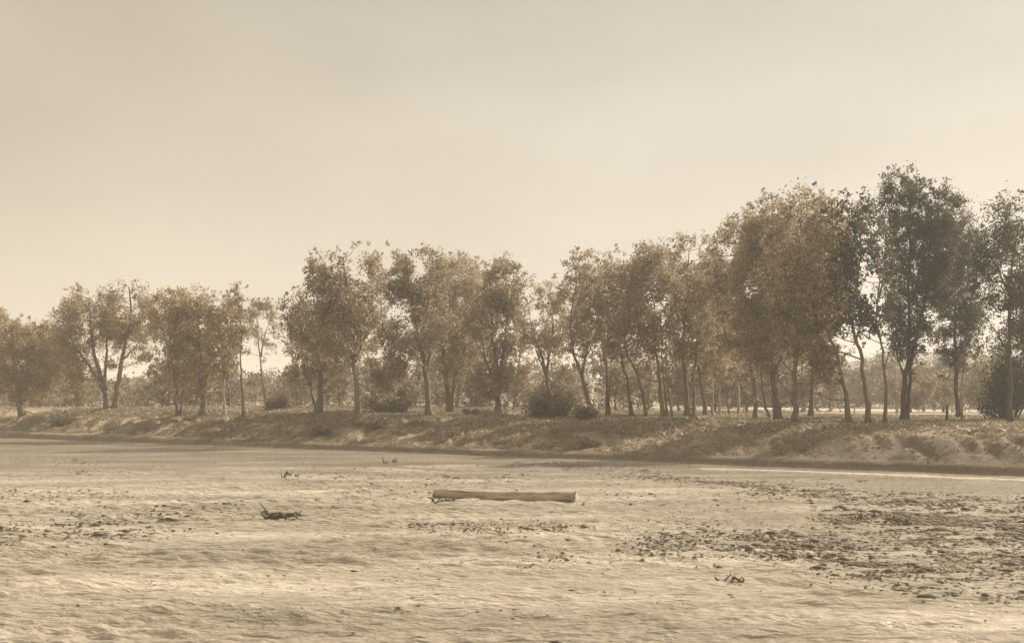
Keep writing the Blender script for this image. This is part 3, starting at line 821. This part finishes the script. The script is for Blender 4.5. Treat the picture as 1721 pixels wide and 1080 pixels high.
def h_low(px, Y, rng): return 1.3 + 1.6 * float(vnoise(px * 0.02, Y * .1, 5)) + float(sstep(1280, 1500, px)) * (1.5 + 3.0 * float(vnoise(px * 0.025, Y * .1, 6)))
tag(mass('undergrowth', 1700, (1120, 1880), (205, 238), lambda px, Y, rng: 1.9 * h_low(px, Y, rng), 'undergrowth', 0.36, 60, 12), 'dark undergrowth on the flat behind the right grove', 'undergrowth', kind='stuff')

# ---- grass and weeds
def tufts(name, n, fx, mat, hmin, hmax, seed, label):
    rng = np.random.default_rng(seed); P = fx(n, rng); n = len(P)
    B = 4
    P = np.repeat(P, B, 0) + np.c_[rng.normal(0, 0.07, (n * B, 2)), np.zeros(n * B)]
    P[:, 2] = terrain(P[:, 0], P[:, 1]) - 0.02
    h = rng.uniform(hmin, hmax, n * B)[:, None]; w_ = h * rng.uniform(0.25, 0.6, (n * B, 1))
    a = rng.uniform(0, 2 * math.pi, n * B); d = np.c_[np.cos(a), np.sin(a), a * 0]
    ln = np.c_[rng.normal(0, 0.7, (n * B, 2)), np.ones(n * B)]
    V = np.stack([P - d * w_, P + d * w_, P + ln * h], 1).reshape(-1, 3)
    F = np.arange(len(V)).reshape(-1, 3)
    return tag(mesh_obj(name, V, F, M[mat], col=np.repeat(np.clip(rng.normal(.5, .22, n * B), 0, 1), 3)), label, 'grass', kind='stuff')
def on_bank(smin, smax, thr, sc, seed0, tr=(-80, 55)):
    def f(n, rng):
        s = rng.uniform(smin, smax, n); t = rng.uniform(*tr, n)
        x = 0.59 * s + 0.808 * t; y = 86.3 + 0.808 * s - 0.59 * t
        keep = (fbm(x * sc, y * sc, seed0, 4) + rng.normal(0, 0.15, n) > thr) & (np.abs(x / y) < 0.56)
        if smax < 20: keep &= ~((t > 6) & (rng.random(n) < 0.6))
        return np.c_[x, y, x * 0][keep]
    return f
tufts('dry_grass', 60000, on_bank(7, 60, -0.10, 0.25, 21), 'grass', 0.10, 0.34, 3, 'dry pale grass on the flat among the tree trunks')
tufts('bank_weeds', 110000, on_bank(1.0, 12, -0.12, 0.9, 25), 'weed', 0.04, 0.15, 4, 'sparse dark weeds on the bank slope')

# ------------------------------------------------------------------ things on the river bed
def g_at(px, py):          # point of the river bed seen at a picture position
    Y = FPX * CAM_H / (py - HORIZON); return at(px, Y), Y

def the_log():
    (xa, Ya), (xb, Yb) = g_at(731, 836), g_at(969, 844)
    a, b = np.array([xa, Ya, 0.22]), np.array([xb, Yb, 0.22])
    L = np.linalg.norm(b - a); root_loc = (a + b) / 2
    rng = np.random.default_rng(5)
    n, sides = 40, 22
    V, F = [], []
    for i in range(n):
        t = i / (n - 1)
        rad = 0.195 + 0.07 * min(1, t * 1.6) + 0.008 * math.sin(9 * t + 1)
        rad *= 1 + 0.05 * math.exp(-((t - 0.36) / 0.02) ** 2) + 0.07 * math.exp(-((t - 0.71) / 0.015) ** 2) + 0.02 * (rng.random() - .5)
        cx = (t - 0.5) * L; cz = -0.06 * math.sin(math.pi * t) + 0.008 * math.sin(13 * t) + 0.01 * math.sin(7 * t) + (0.02 if t < 0.1 else 0)
        for k in range(sides):
            an = 2 * math.pi * k / sides
            rr = rad * (1 + 0.035 * math.sin(3 * an + 1.3) + 0.02 * math.sin(5 * an + t * 6) + 0.02 * (rng.random() - 0.5))
            ex = (0.10 * math.sin(an) + 0.03 * math.sin(4 * an)) * (1 if i == 0 else 0) - (0.03 * math.sin(2 * an) if i == n - 1 else 0)
            V.append((cx + ex, math.cos(an) * rr, cz + math.sin(an) * rr))
    for i in range(n - 1):
        for k in range(sides):
            k2 = (k + 1) % sides
            F.append((i * sides + k, i * sides + k2, (i + 1) * sides + k2, (i + 1) * sides + k))
    F.append(tuple(range(sides))); F.append(tuple((n - 1) * sides + k for k in range(sides))[::-1])
    o = mesh_obj('log', np.array(V), F, M['log'], smooth=True)
    for p in o.data.polygons:
        if len(p.vertices) > 4: p.use_smooth = False
    o.location = root_loc; o.rotation_euler = (0, -math.atan2(b[2] - a[2], L), math.atan2(b[1] - a[1], b[0] - a[0]))
    tag(o, 'long smooth barkless log lying in the middle of the river bed', 'log')
the_log()

def driftwood(label, px, py, wpx, hpx, seed, n=9, mat='drift', leafy=0, name='driftwood'):
    rng = np.random.default_rng(seed); x, Y = g_at(px, py); k = Y / FPX
    w_, h_ = wpx * k, hpx * k * 0.75
    z = float(terrain(x, Y))
    tb = Tubes()
    for i in range(n):
        a = np.array([rng.uniform(-.5, .5) * w_, rng.uniform(-.25, .25) * w_ * 0.6, rng.uniform(-.04, .08)])
        an = rng.normal(0, 0.7) + (math.pi if rng.random() < .5 else 0); L = rng.uniform(0.25, 0.6) * w_
        b = a + np.array([math.cos(an) * L, math.sin(an) * L * .6, rng.uniform(0.1, 1.0) * h_])
        b[0] = np.clip(b[0], -w_ * .55, w_ * .55)
        m = (a + b) / 2 + rng.normal(0, 0.05, 3) + [0, 0, 0.06]
        r = rng.uniform(0.025, 0.06) * min(1.3, max(.5, w_))
        tb.add([a, m, b], [r, r * .8, r * .35], 6, i, .2)
        c = m + rng.normal(0, .2, 3) * L + [0, 0, .1 * h_]
        tb.add([m, (m + c) / 2 + [0, 0, .02], c], [r * .6, r * .4, r * .15], 5, i)
    # a lump of caught mud and trash under the sticks
    o = tb.build(name, M[mat]); o.location = (x, Y, max(z, 0.03) + 0.02)
    tag(o, label, 'driftwood'); return o
driftwood('tangle of dark driftwood branches left of the log, nearest the camera', 478, 873, 74, 14, 1, 16)
driftwood('small peaked heap of sticks far out left of the log', 487, 802, 26, 11, 2, 8)
driftwood('lone thin forked twig in the smooth water upstream of the log', 655, 777, 24, 9, 3, 4)
driftwood('matted clump of dark twigs against the left end of the log', 743, 848, 38, 9, 4, 14)
driftwood('tiny dark stick in the mud directly behind the log', 747, 804, 16, 5, 5, 5)
driftwood('upright dark snag sticking out of the dark debris on the right of the bed', 1444, 874, 16, 20, 6, 9)
driftwood('small dark branch beside the pale strip at right', 1446, 813, 18, 8, 7, 5)
driftwood('low dark stick in the near shallows right of centre', 1226, 980, 44, 9, 8, 7)
driftwood('dark flat branch on the debris bar near the right edge', 1505, 882, 44, 8, 9, 8)

# scattered clods, pebbles and trash left on the bars: countless, one mesh
def clods():
    rng = np.random.default_rng(17)
    strips = [  # (points of a strip's middle line in the picture, half height px, number, size m)
        ([(-60, 905), (80, 893), (200, 884), (315, 870)], 15, 2300, 0.085),
        ([(-60, 835), (80, 833), (150, 828), (215, 835)], 8, 900, 0.09),
        ([(110, 792), (160, 793), (215, 796)], 3, 150, 0.09),
        ([(80, 775), (130, 776), (170, 772)], 5, 250, 0.09),
        ([(330, 850), (380, 848), (420, 853)], 5, 160, 0.08),
        ([(480, 800), (600, 808), (760, 806), (905, 792)], 14, 2600, 0.065),
        ([(560, 835), (640, 828), (720, 822)], 9, 500, 0.06),
        ([(690, 884), (800, 885), (880, 890), (960, 886)], 9, 1500, 0.06),
        ([(905, 780), (1000, 788), (1090, 800), (1180, 808), (1280, 818)], 4, 1500, 0.10),
        ([(1250, 822), (1370, 826), (1500, 838), (1600, 845), (1780, 852)], 9, 2600, 0.10),
        ([(1400, 868), (1500, 872), (1600, 876), (1780, 885)], 15, 3600, 0.10),
        ([(1090, 905), (1200, 905), (1300, 915), (1420, 935), (1500, 960)], 20, 4200, 0.07),
        ([(1360, 915), (1460, 912), (1580, 905), (1780, 910)], 10, 1500, 0.07),
        ([(1420, 960), (1520, 950), (1660, 958), (1800, 962)], 9, 1400, 0.065),
        ([(1520, 985), (1600, 990), (1720, 1005)], 13, 1100, 0.06),
        ([(1480, 925), (1600, 932), (1740, 935)], 6, 900, 0.065),
        ([(900, 945), (950, 948)], 8, 160, 0.055),
        ([(980, 820), (1100, 835), (1300, 845)], 14, 900, 0.06),
        ([(1150, 930), (1000, 920)], 10, 300, 0.05),
    ]
    P, S = [], []
    for pl, hh, n, sz in strips:
        pl = np.array(pl, float); n = int(n * (3.4 if pl[-1, 0] > 1450 else 2.2))
        seg = np.r_[0, np.cumsum(np.abs(np.diff(pl[:, 0])))]
        u = rng.uniform(0, seg[-1], n)
        pxs = np.interp(u, seg, pl[:, 0]); pys = np.interp(u, seg, pl[:, 1]) + rng.normal(0, hh * 0.8, n)
        pxs = pxs + rng.normal(0, 28, n)
        Ys = FPX * CAM_H / (pys - HORIZON); X = (pxs - 860.5) / FPX * Ys
        keep = (fbm(X * 0.8, Ys * 2.0, 91, 4) + rng.normal(0, 0.22, n) > 0.02) & (bank_s(X, Ys) < -0.5)
        P.append(np.c_[X, Ys][keep]); S.append(np.full(keep.sum(), sz))
    # a thin scatter everywhere on the bed
    n = 22000
    Ys = 18 + rng.random(n) ** 0.8 * 90; X = rng.uniform(-.52, .52, n) * Ys
    keep = (bank_s(X, Ys) < -2) & (fbm(X * .25, Ys * .9, 95, 4) + rng.normal(0, .12, n) > 0.12)
    P.append(np.c_[X, Ys][keep]); S.append(np.full(keep.sum(), 0.05))
    P = np.concatenate(P); S = np.concatenate(S) * rng.lognormal(-0.95, 0.55, len(P))
    n = len(P)
    z = np.maximum(terrain(P[:, 0], P[:, 1]), wave(P[:, 0], P[:, 1]))
    # squashed octahedral lumps
    o = np.array([[1, 0, 0], [0, 1, 0], [-1, 0, 0], [0, -1, 0], [0, 0, 1], [0, 0, -0.4]], float)
    f = np.array([[0, 1, 4], [1, 2, 4], [2, 3, 4], [3, 0, 4], [1, 0, 5], [2, 1, 5], [3, 2, 5], [0, 3, 5]])
    sc = np.stack([S * rng.uniform(0.8, 2.6, n), S * rng.uniform(0.6, 1.3, n), S * rng.uniform(0.25, 0.75, n)], 1)
    a = rng.normal(-0.15, 0.35, n)
    V = o[None] * rng.uniform(0.65, 1.25, (n, 6, 1)) * sc[:, None]
    c, s_ = np.cos(a)[:, None], np.sin(a)[:, None]
    V = np.stack([V[..., 0] * c - V[..., 1] * s_, V[..., 0] * s_ + V[..., 1] * c, V[..., 2]], -1)
    V += np.c_[P, z + 0.002][:, None]
    F = (f[None] + np.arange(n)[:, None, None] * 6).reshape(-1, 3)
    o = mesh_obj('mud_clods', V.reshape(-1, 3), F, M['clod'])
    tag(o, 'scattered clods, pebbles and trash lying in streaks over the river bed', 'debris', kind='stuff')
clods()

# ------------------------------------------------------------------ haze
HAZE = 0.0008
if HAZE:
    x0_, x1_, y0_, y1_, z0_, z1_ = -2600, 2600, -130, 3600, -2, 90
    V = np.array([(x, y, z) for x in (x0_, x1_) for y in (y0_, y1_) for z in (z0_, z1_)], float)
    F = [(0, 1, 3, 2), (4, 6, 7, 5), (0, 4, 5, 1), (2, 3, 7, 6), (0, 2, 6, 4), (1, 5, 7, 3)]
    m, nt, out = new_mat('haze_air')
    v = N(nt, "ShaderNodeVolumePrincipled")
    v.inputs['Color'].default_value = (1.0, 0.97, 0.92, 1)
    v.inputs['Density'].default_value = HAZE
    v.inputs['Anisotropy'].default_value = 0.15
    nt.links.new(v.outputs[0], out.inputs['Volume'])
    tag(mesh_obj('haze', V, F, m), 'thin dusty haze in the air over the river', 'haze', kind='stuff')
